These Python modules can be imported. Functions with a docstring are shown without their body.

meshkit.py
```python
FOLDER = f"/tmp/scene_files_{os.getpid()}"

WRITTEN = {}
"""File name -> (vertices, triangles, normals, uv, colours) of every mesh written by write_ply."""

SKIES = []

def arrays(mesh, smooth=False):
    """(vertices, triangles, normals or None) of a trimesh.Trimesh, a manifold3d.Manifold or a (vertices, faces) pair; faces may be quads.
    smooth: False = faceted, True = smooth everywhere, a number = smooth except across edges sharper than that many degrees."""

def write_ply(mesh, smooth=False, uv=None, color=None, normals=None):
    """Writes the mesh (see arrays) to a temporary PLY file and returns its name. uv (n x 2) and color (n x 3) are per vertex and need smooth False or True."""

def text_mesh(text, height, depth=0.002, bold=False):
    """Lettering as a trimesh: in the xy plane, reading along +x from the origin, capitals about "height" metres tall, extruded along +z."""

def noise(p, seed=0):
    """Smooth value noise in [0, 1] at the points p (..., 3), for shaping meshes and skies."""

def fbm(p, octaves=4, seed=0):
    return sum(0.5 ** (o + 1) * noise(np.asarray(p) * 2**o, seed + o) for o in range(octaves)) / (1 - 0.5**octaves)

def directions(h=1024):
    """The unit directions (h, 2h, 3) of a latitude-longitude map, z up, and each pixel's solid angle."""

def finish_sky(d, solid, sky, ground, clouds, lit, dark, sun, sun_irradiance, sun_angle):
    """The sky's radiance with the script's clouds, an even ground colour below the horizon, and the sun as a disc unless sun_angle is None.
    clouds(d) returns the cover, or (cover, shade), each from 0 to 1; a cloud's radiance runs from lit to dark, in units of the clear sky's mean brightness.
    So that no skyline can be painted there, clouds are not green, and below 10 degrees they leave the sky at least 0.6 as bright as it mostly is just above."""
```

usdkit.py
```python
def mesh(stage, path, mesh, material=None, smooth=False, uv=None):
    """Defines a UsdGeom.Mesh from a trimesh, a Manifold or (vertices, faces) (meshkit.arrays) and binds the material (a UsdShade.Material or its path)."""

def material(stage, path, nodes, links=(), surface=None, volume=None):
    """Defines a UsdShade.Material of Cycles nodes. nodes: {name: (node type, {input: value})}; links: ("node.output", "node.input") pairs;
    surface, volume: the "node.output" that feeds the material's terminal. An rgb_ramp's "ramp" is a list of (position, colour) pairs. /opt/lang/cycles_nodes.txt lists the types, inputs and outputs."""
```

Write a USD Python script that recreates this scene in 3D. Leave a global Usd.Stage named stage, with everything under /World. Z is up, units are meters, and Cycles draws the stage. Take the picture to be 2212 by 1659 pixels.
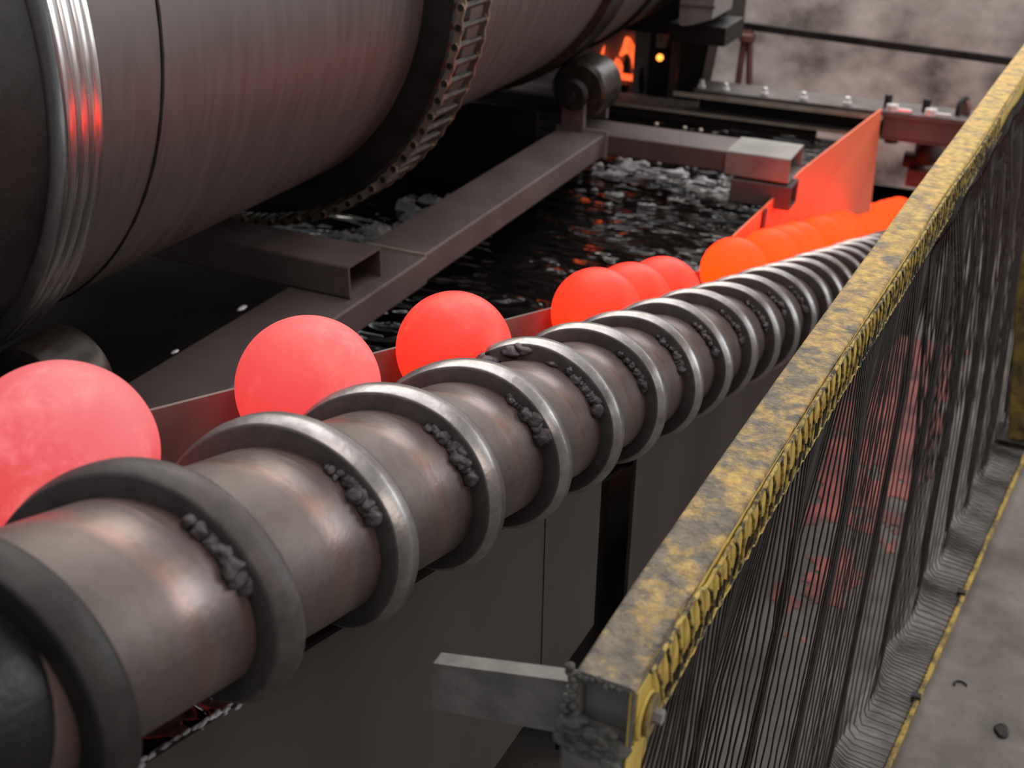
import math, random
import numpy as np, trimesh
from pxr import Usd, UsdGeom, UsdLux, UsdShade, Gf, Sdf, Vt
import usdkit, meshkit

stage = Usd.Stage.CreateInMemory()
UsdGeom.SetStageUpAxis(stage, UsdGeom.Tokens.z)
UsdGeom.SetStageMetersPerUnit(stage, 1.0)
UsdGeom.Xform.Define(stage, '/World')
UsdGeom.Scope.Define(stage, '/World/Looks')
rng = np.random.default_rng(7)
random.seed(7)
PI = math.pi

# ------------------------------------------------------------------ camera, sky, lights, exposure
CAM = np.array([[0.9020882, 0.2113101, -0.3762777], [0.4314218, -0.4201800, 0.7983258], [0.0105899, -0.8824946, -0.4702032]])          # columns: right, down, forward (world axes x across, y along the drum, z up)
cam = UsdGeom.Camera.Define(stage, '/World/camera')
cam.CreateHorizontalApertureAttr(36.0)
cam.CreateVerticalApertureAttr(27.0)
cam.CreateFocalLengthAttr(36.0 * 2450 / 2212)
cam.CreateClippingRangeAttr(Gf.Vec2f(0.05, 100))
cam.CreateFStopAttr(6.6)
cam.CreateFocusDistanceAttr(1.25)
cam.CreateExposureAttr(0.0)
r_, d_, f_ = CAM[:, 0], CAM[:, 1], CAM[:, 2]
mt = np.eye(4); mt[0, :3] = r_; mt[1, :3] = -d_; mt[2, :3] = -f_; mt[3, :3] = (0, 0, 1.6)
cam.AddTransformOp().Set(Gf.Matrix4d(*mt.ravel().tolist()))

dome = UsdLux.DomeLight.Define(stage, '/World/sky_light')
dome.CreateColorAttr(Gf.Vec3f(0.9, 0.95, 1.0)); dome.CreateIntensityAttr(0.085)


def rect(name, pos, target, w, h, power, color):
    l = UsdLux.RectLight.Define(stage, '/World/' + name)
    l.CreateWidthAttr(w); l.CreateHeightAttr(h); l.CreateIntensityAttr(power); l.CreateColorAttr(Gf.Vec3f(*color))
    z = np.array(pos, float) - np.array(target, float); z /= np.linalg.norm(z)
    x = np.cross((0, 0, 1.0), z)
    x = x / np.linalg.norm(x) if np.linalg.norm(x) > 1e-6 else np.array([1., 0, 0])
    y = np.cross(z, x)
    m = np.eye(4); m[0, :3] = x; m[1, :3] = y; m[2, :3] = z; m[3, :3] = pos
    l.AddTransformOp().Set(Gf.Matrix4d(*m.ravel().tolist()))


rect('overhead_light', (-3.0, 4.3, 7.5), (-3.0, 4.2, 0), 9.0, 2.6, 4.4, (0.98, 0.96, 0.97))  # unseen light, laid out to reflect in the bevel of the screw bar
rect('overhead_light_far', (-4.2, 8.2, 7.5), (-4.0, 7.9, 0), 7.0, 1.6, 11.0, (1.0, 0.9, 0.78))  # added out of view for sparkles on the water
rect('overhead_light_warm', (2.0, 1.0, 7.5), (0.5, 1.6, 0), 3.0, 3.0, 4.0, (1.0, 0.88, 0.82))  # unseen warm light added from the upper right
rect('near_fill_light', (-0.5, -3.0, 7.0), (-0.5, 4.0, 0.8), 6.0, 2.0, 1.7, (1.0, 0.93, 0.9))  # added fill behind the camera to brighten the back wall
rect('wall_fill_light', (-0.3, 3.7, 3.6), (-0.3, 5.2, 0.7), 3.5, 0.5, 5.0, (1.0, 0.93, 0.87))  # added out-of-view fill above the back wall
rect('side_fill_light', (7.0, 0.5, 2.4), (-0.8, 1.5, 0.9), 3.0, 2.2, 4.5, (1.0, 0.84, 0.74))  # added low warm fill for the right-hand beam faces
rect('far_right_light', (7.0, 7.6, 2.3), (-0.9, 1.2, 1.2), 5.0, 4.4, 5.0, (0.93, 0.96, 1.0))  # unseen light placed to reflect in the tyre and shaft
rect('far_warm_light', (3.6, 8.6, 4.0), (-0.6, 1.2, 1.0), 1.6, 1.2, 8.0, (1.0, 0.76, 0.58))  # unseen warm light, added for the shaft highlight
rect('far_left_light', (-5.5, 9.5, 2.2), (-0.6, 1.5, 0.9), 7.0, 1.6, 1.5, (0.93, 0.96, 1.0))  # unseen light, set for highlights on the bar rims
rect('far_centre_light', (-0.4, 9.5, 3.7), (-0.6, 1.5, 0.9), 3.4, 2.8, 3.6, (0.97, 0.97, 1.0))  # another unseen light added to brighten the bar rims
rect('far_high_light', (-4.0, 10.0, 5.6), (-1.0, 2.5, 0.5), 6.0, 0.9, 6.0, (1.0, 0.9, 0.76))  # unseen high light added so tilted ripples sparkle

# ------------------------------------------------------------------ helpers
NAMES = {}


def numbered(path):
    n = NAMES.get(path, 0); NAMES[path] = n + 1
    return path if n == 0 else f'{path}_{n:03d}'


def keys(prim, **kw):
    for k, v in kw.items():
        if v: prim.SetCustomDataByKey(k, v)


class Thing:
    def __init__(self, name, label, cat, loc=(0, 0, 0), group=None, kind=None):
        self.path = numbered('/World/' + name); self.loc = np.array(loc, float)
        x = UsdGeom.Xform.Define(stage, self.path); x.AddTranslateOp().Set(Gf.Vec3d(*self.loc.tolist()))
        self.prim = x.GetPrim(); keys(self.prim, label=label, category=cat, group=group, kind=kind)

    def part(self, name, mesh, m, smooth=30, uv=None, label=None, kind=None, parent=None):
        p = numbered((parent or self.path) + '/' + name)
        v, f = tovf(mesh)
        g = usdkit.mesh(stage, p, (v - self.loc, f), m, smooth=smooth, uv=uv)
        keys(g.GetPrim(), label=label, kind=kind)
        return p


def tovf(mesh):
    if isinstance(mesh, tuple):
        v, f = np.asarray(mesh[0], float), np.asarray(mesh[1], int)
        if f.shape[1] == 4: f = np.vstack([f[:, [0, 1, 2]], f[:, [0, 2, 3]]])
        return v, f
    return np.array(mesh.vertices), np.array(mesh.faces)


def single(name, mesh, m, label=None, cat=None, group=None, kind=None, smooth=30, uv=None):
    p = numbered('/World/' + name)
    v, f = tovf(mesh)
    c = np.array([(v[:, 0].min() + v[:, 0].max()) / 2, (v[:, 1].min() + v[:, 1].max()) / 2, v[:, 2].min()]) if kind != 'structure' else np.zeros(3)
    g = usdkit.mesh(stage, p, (v - c, f), m, smooth=smooth, uv=uv)
    if kind != 'structure': g.AddTranslateOp().Set(Gf.Vec3d(*c.tolist()))
    keys(g.GetPrim(), label=label, category=cat, group=group, kind=kind)
    return p


def cat_(*ms):
    return trimesh.util.concatenate([trimesh.Trimesh(*tovf(m), process=False) for m in ms])


def bbox(x0, x1, y0, y1, z0, z1, bev=0.0):
    if bev <= 0:
        m = trimesh.creation.box((x1 - x0, y1 - y0, z1 - z0)); m.apply_translation(((x0 + x1) / 2, (y0 + y1) / 2, (z0 + z1) / 2)); return m
    import itertools
    pts = []
    for sx, sy, sz in itertools.product((0, 1), repeat=3):
        c = np.array([(x0, x1)[sx], (y0, y1)[sy], (z0, z1)[sz]]); s = np.array([1 - 2 * sx, 1 - 2 * sy, 1 - 2 * sz])
        for k in range(3):
            o = s * bev; o[k] = 0; pts.append(c + o)
    return trimesh.convex.convex_hull(np.array(pts))


def prism(pts, axis, a, b):
    """polygon (2d list) extruded along axis from a to b; the other two axes in order."""
    from shapely.geometry import Polygon
    m = trimesh.creation.extrude_polygon(Polygon(pts), b - a, engine='earcut')
    v = np.array(m.vertices); o = [k for k in range(3) if k != axis]
    w = np.zeros_like(v); w[:, o[0]] = v[:, 0]; w[:, o[1]] = v[:, 1]; w[:, axis] = v[:, 2] + a
    m = trimesh.Trimesh(w, m.faces, process=False)
    m.fix_normals(); return m


def sweep(path, prof, closed=True, caps=True, up=(0, 0, 1), scale=None):
    """sweep a closed 2d profile (a,b) along a polyline: a along the side direction, b along up."""
    path = np.asarray(path, float); n = len(path); k = len(prof); prof = np.asarray(prof, float)
    t = np.gradient(path, axis=0); t /= np.linalg.norm(t, axis=1)[:, None]
    up = np.asarray(up, float)
    side = np.cross(t, up); side /= np.maximum(np.linalg.norm(side, axis=1), 1e-9)[:, None]
    u2 = np.cross(side, t)
    s = np.ones(n) if scale is None else np.asarray(scale)
    v = path[:, None] + s[:, None, None] * (prof[None, :, 0, None] * side[:, None] + prof[None, :, 1, None] * u2[:, None])
    v = v.reshape(-1, 3); f = []
    i = np.arange(n - 1)[:, None] * k; j = np.arange(k)[None, :]; j2 = (j + 1) % k
    q = np.stack([i + j, i + k + j, i + k + j2, i + j2], -1).reshape(-1, 4)
    f = np.vstack([q[:, [0, 1, 2]], q[:, [0, 2, 3]]])
    if caps:
        c0, c1 = len(v), len(v) + 1
        v = np.vstack([v, path[0], path[-1]])
        a = np.arange(k); b = (a + 1) % k
        f = np.vstack([f, np.stack([np.full(k, c0), a, b], 1), np.stack([np.full(k, c1), (n - 1) * k + b, (n - 1) * k + a], 1)])
    m = trimesh.Trimesh(v, f, process=False); m.fix_normals() if n * k < 4000 else None
    return m


def circ(r, n=10):
    a = np.linspace(0, 2 * PI, n, endpoint=False); return np.c_[r * np.cos(a), r * np.sin(a)]


def tube(path, r, n=8):
    path = np.asarray(path, float)
    d = path[-1] - path[0]; up = (0, 0, 1) if abs(d[2]) < 0.8 * np.linalg.norm(d) else (0, 1, 0)
    return sweep(path, circ(r, n), up=up)


def lathe_y(prof, cx, cz, n=96, a0=0, a1=2 * PI):
    """profile [(y, r), ...] revolved about an axis along y."""
    prof = np.asarray(prof, float); k = len(prof)
    full = abs(a1 - a0 - 2 * PI) < 1e-6
    a = np.linspace(a0, a1, n, endpoint=not full)
    v = np.stack([cx + prof[None, :, 1] * np.cos(a)[:, None], np.broadcast_to(prof[None, :, 0], (n, k)), cz + prof[None, :, 1] * np.sin(a)[:, None]], -1).reshape(-1, 3)
    i = np.arange(n if full else n - 1)[:, None]; i2 = (i + 1) % n; j = np.arange(k - 1)[None, :]
    q = np.stack([i * k + j, i * k + j + 1, i2 * k + j + 1, i2 * k + j], -1).reshape(-1, 4)
    f = np.vstack([q[:, [0, 1, 2]], q[:, [0, 2, 3]]])
    m = trimesh.Trimesh(v, f, process=False); return m


def cyl(p, q, r, n=24, bev=0.0):
    p, q = np.array(p, float), np.array(q, float); L = np.linalg.norm(q - p)
    if bev: prof = [(0, 0), (0, r - bev), (bev, r), (L - bev, r), (L, r - bev), (L, 0)]
    else: prof = [(0, 0), (0, r), (L, r), (L, 0)]
    m = lathe_y(prof, 0, 0, n)
    y = (q - p) / L; x = np.cross(y, (0, 0, 1.0)); x = x / np.linalg.norm(x) if np.linalg.norm(x) > 1e-6 else np.array([1., 0, 0]); z = np.cross(x, y)
    m.vertices = p + np.array(m.vertices) @ np.stack([x, y, z])
    return m


def rough_lump(c, r, seed, sub=2, amp=0.35, sc=(1, 1, 1)):
    m = trimesh.creation.icosphere(subdivisions=sub, radius=1.0)
    v = np.array(m.vertices); v *= (1 + amp * meshkit.noise(v * 1.7 + seed * 3.1, seed))[:, None]
    m.vertices = v * np.array(sc) * r + np.array(c); return m


def plate(poly, thick, normal):
    """planar-ish 3d polygon given thickness along -normal (fan triangulation for convex outlines)."""
    p = np.asarray(poly, float); n = len(p); off = -np.asarray(normal, float) * thick
    v = np.vstack([p, p + off]); f = []
    for i in range(1, n - 1): f += [(0, i, i + 1), (n, n + i + 1, n + i)]
    for i in range(n):
        j = (i + 1) % n; f += [(i, n + i, n + j), (i, n + j, j)]
    m = trimesh.Trimesh(v, f, process=False); m.fix_normals(); return m


# ------------------------------------------------------------------ materials
L = '/World/Looks/'


def mat(name, c1, c2=None, scale=12, rough=0.5, metal=0.0, bump=0.0, bscale=60, detail=6, stretch=(1, 1, 1), lo=0.35, hi=0.65, c3=None, rough2=None, spec=0.5, emit=None, obj=False, bdist=0.004, estr=None):
    nodes = {"tc": ("texture_coordinate", {}) if obj else ("geometry", {}), "mp": ("mapping", {"scale": stretch}),
             "n": ("noise_texture", {"scale": scale, "detail": detail, "roughness": 0.6}),
             "p": ("principled_bsdf", {"metallic": metal, "roughness": rough, "specular_ior_level": spec})}
    links = [("tc.object" if obj else "tc.position", "mp.vector"), ("mp.vector", "n.vector")]
    ramp = [(lo, c1), (hi, c2 or c1)] if c3 is None else [(lo, c1), ((lo + hi) / 2, c2), (hi, c3)]
    nodes["r"] = ("rgb_ramp", {"ramp": ramp}); links += [("n.fac", "r.fac"), ("r.color", "p.base_color")]
    if rough2 is not None:
        nodes["mr"] = ("map_range", {"from_min": lo, "from_max": hi, "to_min": rough, "to_max": rough2, "clamp": True})
        links += [("n.fac", "mr.value"), ("mr.result", "p.roughness")]
    if bump:
        nodes["bn"] = ("noise_texture", {"scale": bscale, "detail": 5.0, "roughness": 0.65})
        nodes["b"] = ("bump", {"strength": bump, "distance": bdist})
        links += [("mp.vector", "bn.vector"), ("bn.fac", "b.height"), ("b.normal", "p.normal")]
    if emit is not None:
        nodes["p"][1]["emission_strength"] = estr or 1.0
        if len(emit) == 2:
            nodes["er"] = ("rgb_ramp", {"ramp": [(lo, emit[0]), (hi, emit[1])]}); links += [("n.fac", "er.fac"), ("er.color", "p.emission_color")]
        else: nodes["p"][1]["emission_color"] = emit
    return usdkit.material(stage, L + name, nodes, links, surface="p.BSDF")


M_concrete = mat('dirty_concrete', (0.085, 0.075, 0.066), (0.15, 0.135, 0.122), 5, 0.85, bump=0.7, bscale=38, c3=(0.22, 0.2, 0.182), lo=0.3, hi=0.7)
M_wall = mat('stained_plaster', (0.14, 0.125, 0.115), (0.44, 0.4, 0.37), 2.8, 0.9, bump=0.4, bscale=18, c3=(0.68, 0.64, 0.6), lo=0.36, hi=0.64, detail=8, stretch=(1, 1, 1.3))
M_dark = mat('dark_steel', (0.012, 0.011, 0.011), (0.035, 0.031, 0.03), 9, 0.55, 0.4, bump=0.2)
M_deck = mat('dark_deck_sheet', (0.03, 0.024, 0.023), (0.045, 0.036, 0.035), 5, 0.95, 0.0, spec=0.05)
M_matt_black = mat('matt_black', (0.01, 0.009, 0.008), (0.016, 0.014, 0.013), 9, 1.0, spec=0.0)  # flat black standing in for shade in gaps and recesses
M_black = mat('black_steel', (0.008, 0.007, 0.007), (0.016, 0.014, 0.014), 9, 0.5, 0.2)
M_grey = mat('scaled_steel', (0.09, 0.08, 0.075), (0.15, 0.135, 0.13), 14, 0.6, 0.35, bump=0.15, bscale=90)
M_beam = mat('box_beam_steel', (0.1, 0.076, 0.073), (0.14, 0.112, 0.108), 7, 0.6, 0.2, bump=0.12, bscale=90)
M_pale = mat('pale_grey_steel', (0.2, 0.19, 0.18), (0.3, 0.29, 0.27), 9, 0.6, 0.2, bump=0.1)
M_panel = mat('trough_panel_steel', (0.04, 0.032, 0.029), (0.06, 0.048, 0.043), 3, 0.65, 0.2, stretch=(1, 1, 0.35))
M_guide = mat('guide_plate_steel', (0.16, 0.11, 0.1), (0.26, 0.2, 0.18), 6, 0.6, 0.2)
M_chute = mat('chute_plate_red', (0.86, 0.17, 0.075), (0.92, 0.2, 0.095), 4, 0.55, 0.0)  # saturated base colour carries the red light of the balls
M_red = mat('red_oxide_paint', (0.12, 0.045, 0.04), (0.2, 0.085, 0.075), 12, 0.6, 0.0)
M_darkred = mat('dark_red_oxide', (0.02, 0.008, 0.007), (0.045, 0.016, 0.014), 12, 0.6)
M_white = mat('bright_bolt', (0.8, 0.8, 0.82), (0.92, 0.92, 0.92), 30, 0.15, 0.3)
M_bright = mat('warm_pale_steel', (0.35, 0.31, 0.25), (0.5, 0.45, 0.37), 20, 0.45, 0.3)  # pale warm tone, also paints the lit flange edges
M_lump = mat('grey_slag', (0.06, 0.058, 0.055), (0.15, 0.145, 0.135), 60, 0.75, 0.1, bump=0.6, bscale=220, bdist=0.003)
M_weld = mat('weld_spatter', (0.05, 0.042, 0.045), (0.12, 0.1, 0.105), 80, 0.42, 0.5, bump=0.5, bscale=260, bdist=0.002)
M_post = mat('greyed_steel', (0.15, 0.14, 0.13), (0.24, 0.225, 0.21), 30, 0.7, 0.1, bump=0.4, bscale=160, bdist=0.002)
M_foam = mat('white_water', (0.22, 0.22, 0.23), (0.6, 0.6, 0.62), 18, 0.3, bump=0.7, bscale=40, bdist=0.02)
M_journal = mat('wet_black_journal', (0.004, 0.004, 0.004), (0.012, 0.011, 0.011), 14, 0.4, 0.0, spec=0.3, bump=0.4, bscale=40)
M_shell = mat('drum_shell_steel', (0.115, 0.1, 0.096), (0.14, 0.122, 0.117), 6, 0.45, 0.45, stretch=(1, 8, 1), rough2=0.55)
M_tyre = mat('polished_tyre', (0.78, 0.77, 0.78), (0.5, 0.48, 0.48), 26, 0.18, 0.95, stretch=(0.6, 7, 0.6), rough2=0.34)
M_chain = mat('drive_chain_steel', (0.4, 0.35, 0.28), (0.6, 0.53, 0.42), 40, 0.35, 0.85)
M_pin = mat('chain_pin_steel', (0.03, 0.026, 0.022), (0.07, 0.06, 0.05), 40, 0.4, 0.6)
M_net = mat('sooty_net_cord', (0.012, 0.01, 0.009), (0.035, 0.028, 0.022), 40, 0.75)
M_cord = mat('paint_splashed_cord', (0.025, 0.022, 0.015), (0.42, 0.3, 0.06), 90, 0.7, lo=0.42, hi=0.58)


def yellow(name, dust_lo, dust_hi):
    return usdkit.material(stage, L + name, {
        "g": ("geometry", {}), "n": ("noise_texture", {"scale": 30, "detail": 9.0, "roughness": 0.75}),
        "s": ("separate_xyz", {}), "my": ("map_range", {"from_min": 0.55, "from_max": 1.9, "to_min": dust_lo, "to_max": dust_hi, "clamp": True}),
        "a": ("math", {"math_type": "add"}), "fr": ("rgb_ramp", {"ramp": [(0.42, (0, 0, 0)), (0.62, (1, 1, 1))]}),
        "n2": ("noise_texture", {"scale": 70, "detail": 6.0}),
        "dr": ("rgb_ramp", {"ramp": [(0.35, (0.075, 0.062, 0.046)), (0.65, (0.18, 0.145, 0.095))]}),
        "yr": ("rgb_ramp", {"ramp": [(0.35, (0.38, 0.24, 0.045)), (0.65, (0.66, 0.41, 0.075))]}),
        "mx": ("mix_color", {}), "bn": ("noise_texture", {"scale": 170, "detail": 5.0}), "b": ("bump", {"strength": 0.75, "distance": 0.0035}),
        "p": ("principled_bsdf", {"roughness": 0.62})},
        [("g.position", "n.vector"), ("g.position", "n2.vector"), ("g.position", "bn.vector"), ("g.position", "s.vector"), ("s.y", "my.value"),
         ("n.fac", "a.value1"), ("my.result", "a.value2"), ("a.value", "fr.fac"), ("n2.fac", "dr.fac"), ("n2.fac", "yr.fac"),
         ("fr.color", "mx.fac"), ("dr.color", "mx.a"), ("yr.color", "mx.b"), ("mx.result", "p.base_color"), ("bn.fac", "b.height"), ("b.normal", "p.normal")], surface="p.BSDF")


M_yellow = yellow('dusty_yellow_paint', -0.09, 0.1)
M_yellow2 = mat('plain_yellow_paint', (0.42, 0.29, 0.05), (0.6, 0.42, 0.08), 25, 0.6, bump=0.3, bscale=120, bdist=0.002)
M_kerb = mat('grimy_kerb_yellow', (0.1, 0.078, 0.035), (0.45, 0.3, 0.055), 30, 0.7, bump=0.4, bscale=120, bdist=0.003, lo=0.4, hi=0.6)
M_yellowdark = mat('grimy_yellow_paint', (0.05, 0.04, 0.02), (0.3, 0.2, 0.04), 20, 0.7, bump=0.3, bscale=120, bdist=0.002)

M_water = usdkit.material(stage, L + 'dark_water', {
    "g": ("geometry", {}), "sx": ("separate_xyz", {}), "k": ("map_range", {"from_min": -1.32, "from_max": -1.12, "to_min": 0.12, "to_max": 1.0, "clamp": True}),
    "m1": ("mapping", {"scale": (1.0, 3.2, 1.0)}), "n1": ("noise_texture", {"scale": 4.5, "detail": 1.5, "roughness": 0.45, "distortion": 1.0}),
    "b": ("bump", {"distance": 0.1}),
    "p": ("principled_bsdf", {"base_color": (0.006, 0.0055, 0.005), "roughness": 0.04, "ior": 1.33, "specular_ior_level": 0.5})},
    [("g.position", "m1.vector"), ("g.position", "sx.vector"), ("sx.x", "k.value"), ("k.result", "b.strength"), ("m1.vector", "n1.vector"), ("n1.fac", "b.height"), ("b.normal", "p.normal")], surface="p.BSDF")

# the shaft and the flight use st = (helical phase in turns, position on the section)
M_shaft = usdkit.material(stage, L + 'screw_shaft_steel', {
    "tc": ("texture_coordinate", {}), "sx": ("separate_xyz", {}), "fr": ("math", {"math_type": "fraction"}),
    "g": ("geometry", {}), "n": ("noise_texture", {"scale": 26, "detail": 8.0, "roughness": 0.65}), "nm": ("math", {"math_type": "multiply_add", "value2": 0.07, "value3": -0.035}),
    "ad": ("math", {"math_type": "add"}),
    "ramp": ("rgb_ramp", {"ramp": [(0.0, (0.106, 0.084, 0.077)), (0.22, (0.141, 0.117, 0.107)), (0.42, (0.162, 0.127, 0.117)), (0.5, (0.232, 0.153, 0.134)), (0.57, (0.211, 0.166, 0.154)), (0.68, (0.141, 0.111, 0.110)), (0.78, (0.183, 0.124, 0.114)), (0.86, (0.127, 0.101, 0.100)), (1.0, (0.092, 0.071, 0.070))]}),
    "rr": ("rgb_ramp", {"ramp": [(0.0, (0.55,) * 3), (0.42, (0.5,) * 3), (0.5, (0.3,) * 3), (0.58, (0.32,) * 3), (0.68, (0.46,) * 3), (1.0, (0.55,) * 3)]}),
    "n2": ("noise_texture", {"scale": 75, "detail": 6.0, "roughness": 0.7}), "dk": ("rgb_ramp", {"ramp": [(0.38, (0.62, 0.6, 0.58)), (0.55, (1, 1, 1))]}),
    "mu": ("mix_color", {"blend_type": "multiply", "fac": 0.3}),
    "b": ("bump", {"strength": 0.16, "distance": 0.003}), "p": ("principled_bsdf", {"metallic": 0.65})},
    [("tc.UV", "sx.vector"), ("sx.x", "fr.value1"), ("g.position", "n.vector"), ("n.fac", "nm.value1"), ("fr.value", "ad.value1"), ("nm.value", "ad.value2"),
     ("ad.value", "ramp.fac"), ("ad.value", "rr.fac"), ("g.position", "n2.vector"), ("n2.fac", "dk.fac"), ("ramp.color", "mu.a"), ("dk.color", "mu.b"),
     ("mu.result", "p.base_color"), ("rr.color", "p.roughness"), ("n2.fac", "b.height"), ("b.normal", "p.normal")], surface="p.BSDF")

M_flight = usdkit.material(stage, L + 'screw_flight_steel', {
    "tc": ("texture_coordinate", {}), "sx": ("separate_xyz", {}), "g": ("geometry", {}),
    "n": ("noise_texture", {"scale": 40, "detail": 7.0, "roughness": 0.7}),
    "face": ("rgb_ramp", {"ramp": [(0.35, (0.06, 0.05, 0.049)), (0.65, (0.1, 0.085, 0.083))]}),
    "worn": ("rgb_ramp", {"ramp": [(0.3, (0.26, 0.24, 0.235)), (0.65, (0.45, 0.43, 0.425))]}),
    "er": ("rgb_ramp", {"ramp": [(0.0, (0, 0, 0)), (0.26, (0, 0, 0)), (0.33, (1, 1, 1)), (0.53, (1, 1, 1)), (0.6, (0.3, 0.3, 0.3)), (0.7, (0.1, 0.1, 0.1)), (0.76, (0, 0, 0)), (1.0, (0, 0, 0))]}),
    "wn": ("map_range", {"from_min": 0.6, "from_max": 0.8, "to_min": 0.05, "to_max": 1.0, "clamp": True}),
    "w": ("math", {"math_type": "multiply"}), "so": ("map_range", {"from_min": -0.9, "from_max": 0.15, "to_min": 0.25, "to_max": 1.0, "clamp": True}), "sm": ("mix_color", {"blend_type": "multiply", "fac": 1.0}), "sc": ("combine_color", {}), "mx": ("mix_color", {}), "mr": ("mix_float", {"a": 0.52, "b": 0.36}), "mm": ("mix_float", {"a": 0.35, "b": 0.85}),  # so: near-end shade darkened into the face colour
    "n2": ("noise_texture", {"scale": 120, "detail": 4.0}), "b": ("bump", {"strength": 0.25, "distance": 0.0015}), "p": ("principled_bsdf", {})},
    [("tc.UV", "sx.vector"), ("sx.y", "er.fac"), ("sx.x", "wn.value"), ("er.color", "w.value1"), ("wn.result", "w.value2"), ("g.position", "n.vector"), ("n.fac", "face.fac"), ("n.fac", "worn.fac"),
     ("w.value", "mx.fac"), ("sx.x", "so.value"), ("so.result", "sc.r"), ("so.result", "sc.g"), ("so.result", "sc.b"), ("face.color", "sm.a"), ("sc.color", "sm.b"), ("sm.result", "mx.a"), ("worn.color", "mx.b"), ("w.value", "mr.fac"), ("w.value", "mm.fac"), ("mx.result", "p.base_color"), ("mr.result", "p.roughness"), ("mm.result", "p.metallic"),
     ("g.position", "n2.vector"), ("n2.fac", "b.height"), ("b.normal", "p.normal")], surface="p.BSDF")


def hot(name, dark, light, spec=0.5, rough=0.4, base=0.12):
    mid = tuple(0.65 * a + 0.35 * b for a, b in zip(dark, light))
    return usdkit.material(stage, L + name, {
        "tc": ("texture_coordinate", {}), "n": ("noise_texture", {"scale": 7, "detail": 3.0, "roughness": 0.5, "distortion": 0.6}),
        "m": ("rgb_ramp", {"ramp": [(0.48, (0, 0, 0)), (0.66, (1, 1, 1))]}),
        "n2": ("noise_texture", {"scale": 38, "detail": 8.0, "roughness": 0.72, "distortion": 0.5}), "r2": ("rgb_ramp", {"ramp": [(0.40, (0, 0, 0)), (0.5, (0.25, 0.25, 0.25)), (0.62, (1, 1, 1))]}),
        "mu": ("math", {"math_type": "multiply"}), "r": ("rgb_ramp", {"ramp": [(0.0, dark), (0.25, mid), (0.8, light)]}),
        "b": ("bump", {"strength": 0.4, "distance": 0.003}),
        "p": ("principled_bsdf", {"base_color": (base, 0.85 * base, 0.85 * base), "roughness": rough, "specular_ior_level": spec, "emission_strength": 1.0})},
        [("tc.object", "n.vector"), ("n.fac", "m.fac"), ("tc.object", "n2.vector"), ("n2.fac", "r2.fac"), ("m.color", "mu.value1"), ("r2.color", "mu.value2"), ("mu.value", "r.fac"),
         ("r.color", "p.emission_color"), ("n2.fac", "b.height"), ("b.normal", "p.normal")], surface="p.BSDF")


HOT = [hot('hot_cooling', (0.76, 0.055, 0.062), (0.92, 0.17, 0.165), 0.4, 0.5, base=0.14), hot('hot_red', (0.86, 0.046, 0.042), (0.98, 0.13, 0.11), 0.35, 0.5),
       hot('hot_bright_red', (1.15, 0.036, 0.016), (1.2, 0.08, 0.045), 0.3, base=0.06), hot('hot_orange_red', (2.2, 0.045, 0.01), (2.3, 0.06, 0.015), 0.2, base=0.04),
       hot('hot_orange', (5.0, 0.114, 0.007), (5.2, 0.125, 0.01), 0.05, base=0.02)]
HOT_FAR = hot('hot_orange_far', (2.0, 0.118, 0.01), (2.1, 0.13, 0.013), 0.05, base=0.02)
M_flame = mat('furnace_glow', (0.1, 0.05, 0.03), scale=20, emit=((1.4, 0.13, 0.03), (1.7, 0.24, 0.06)), estr=1.0)
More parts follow.
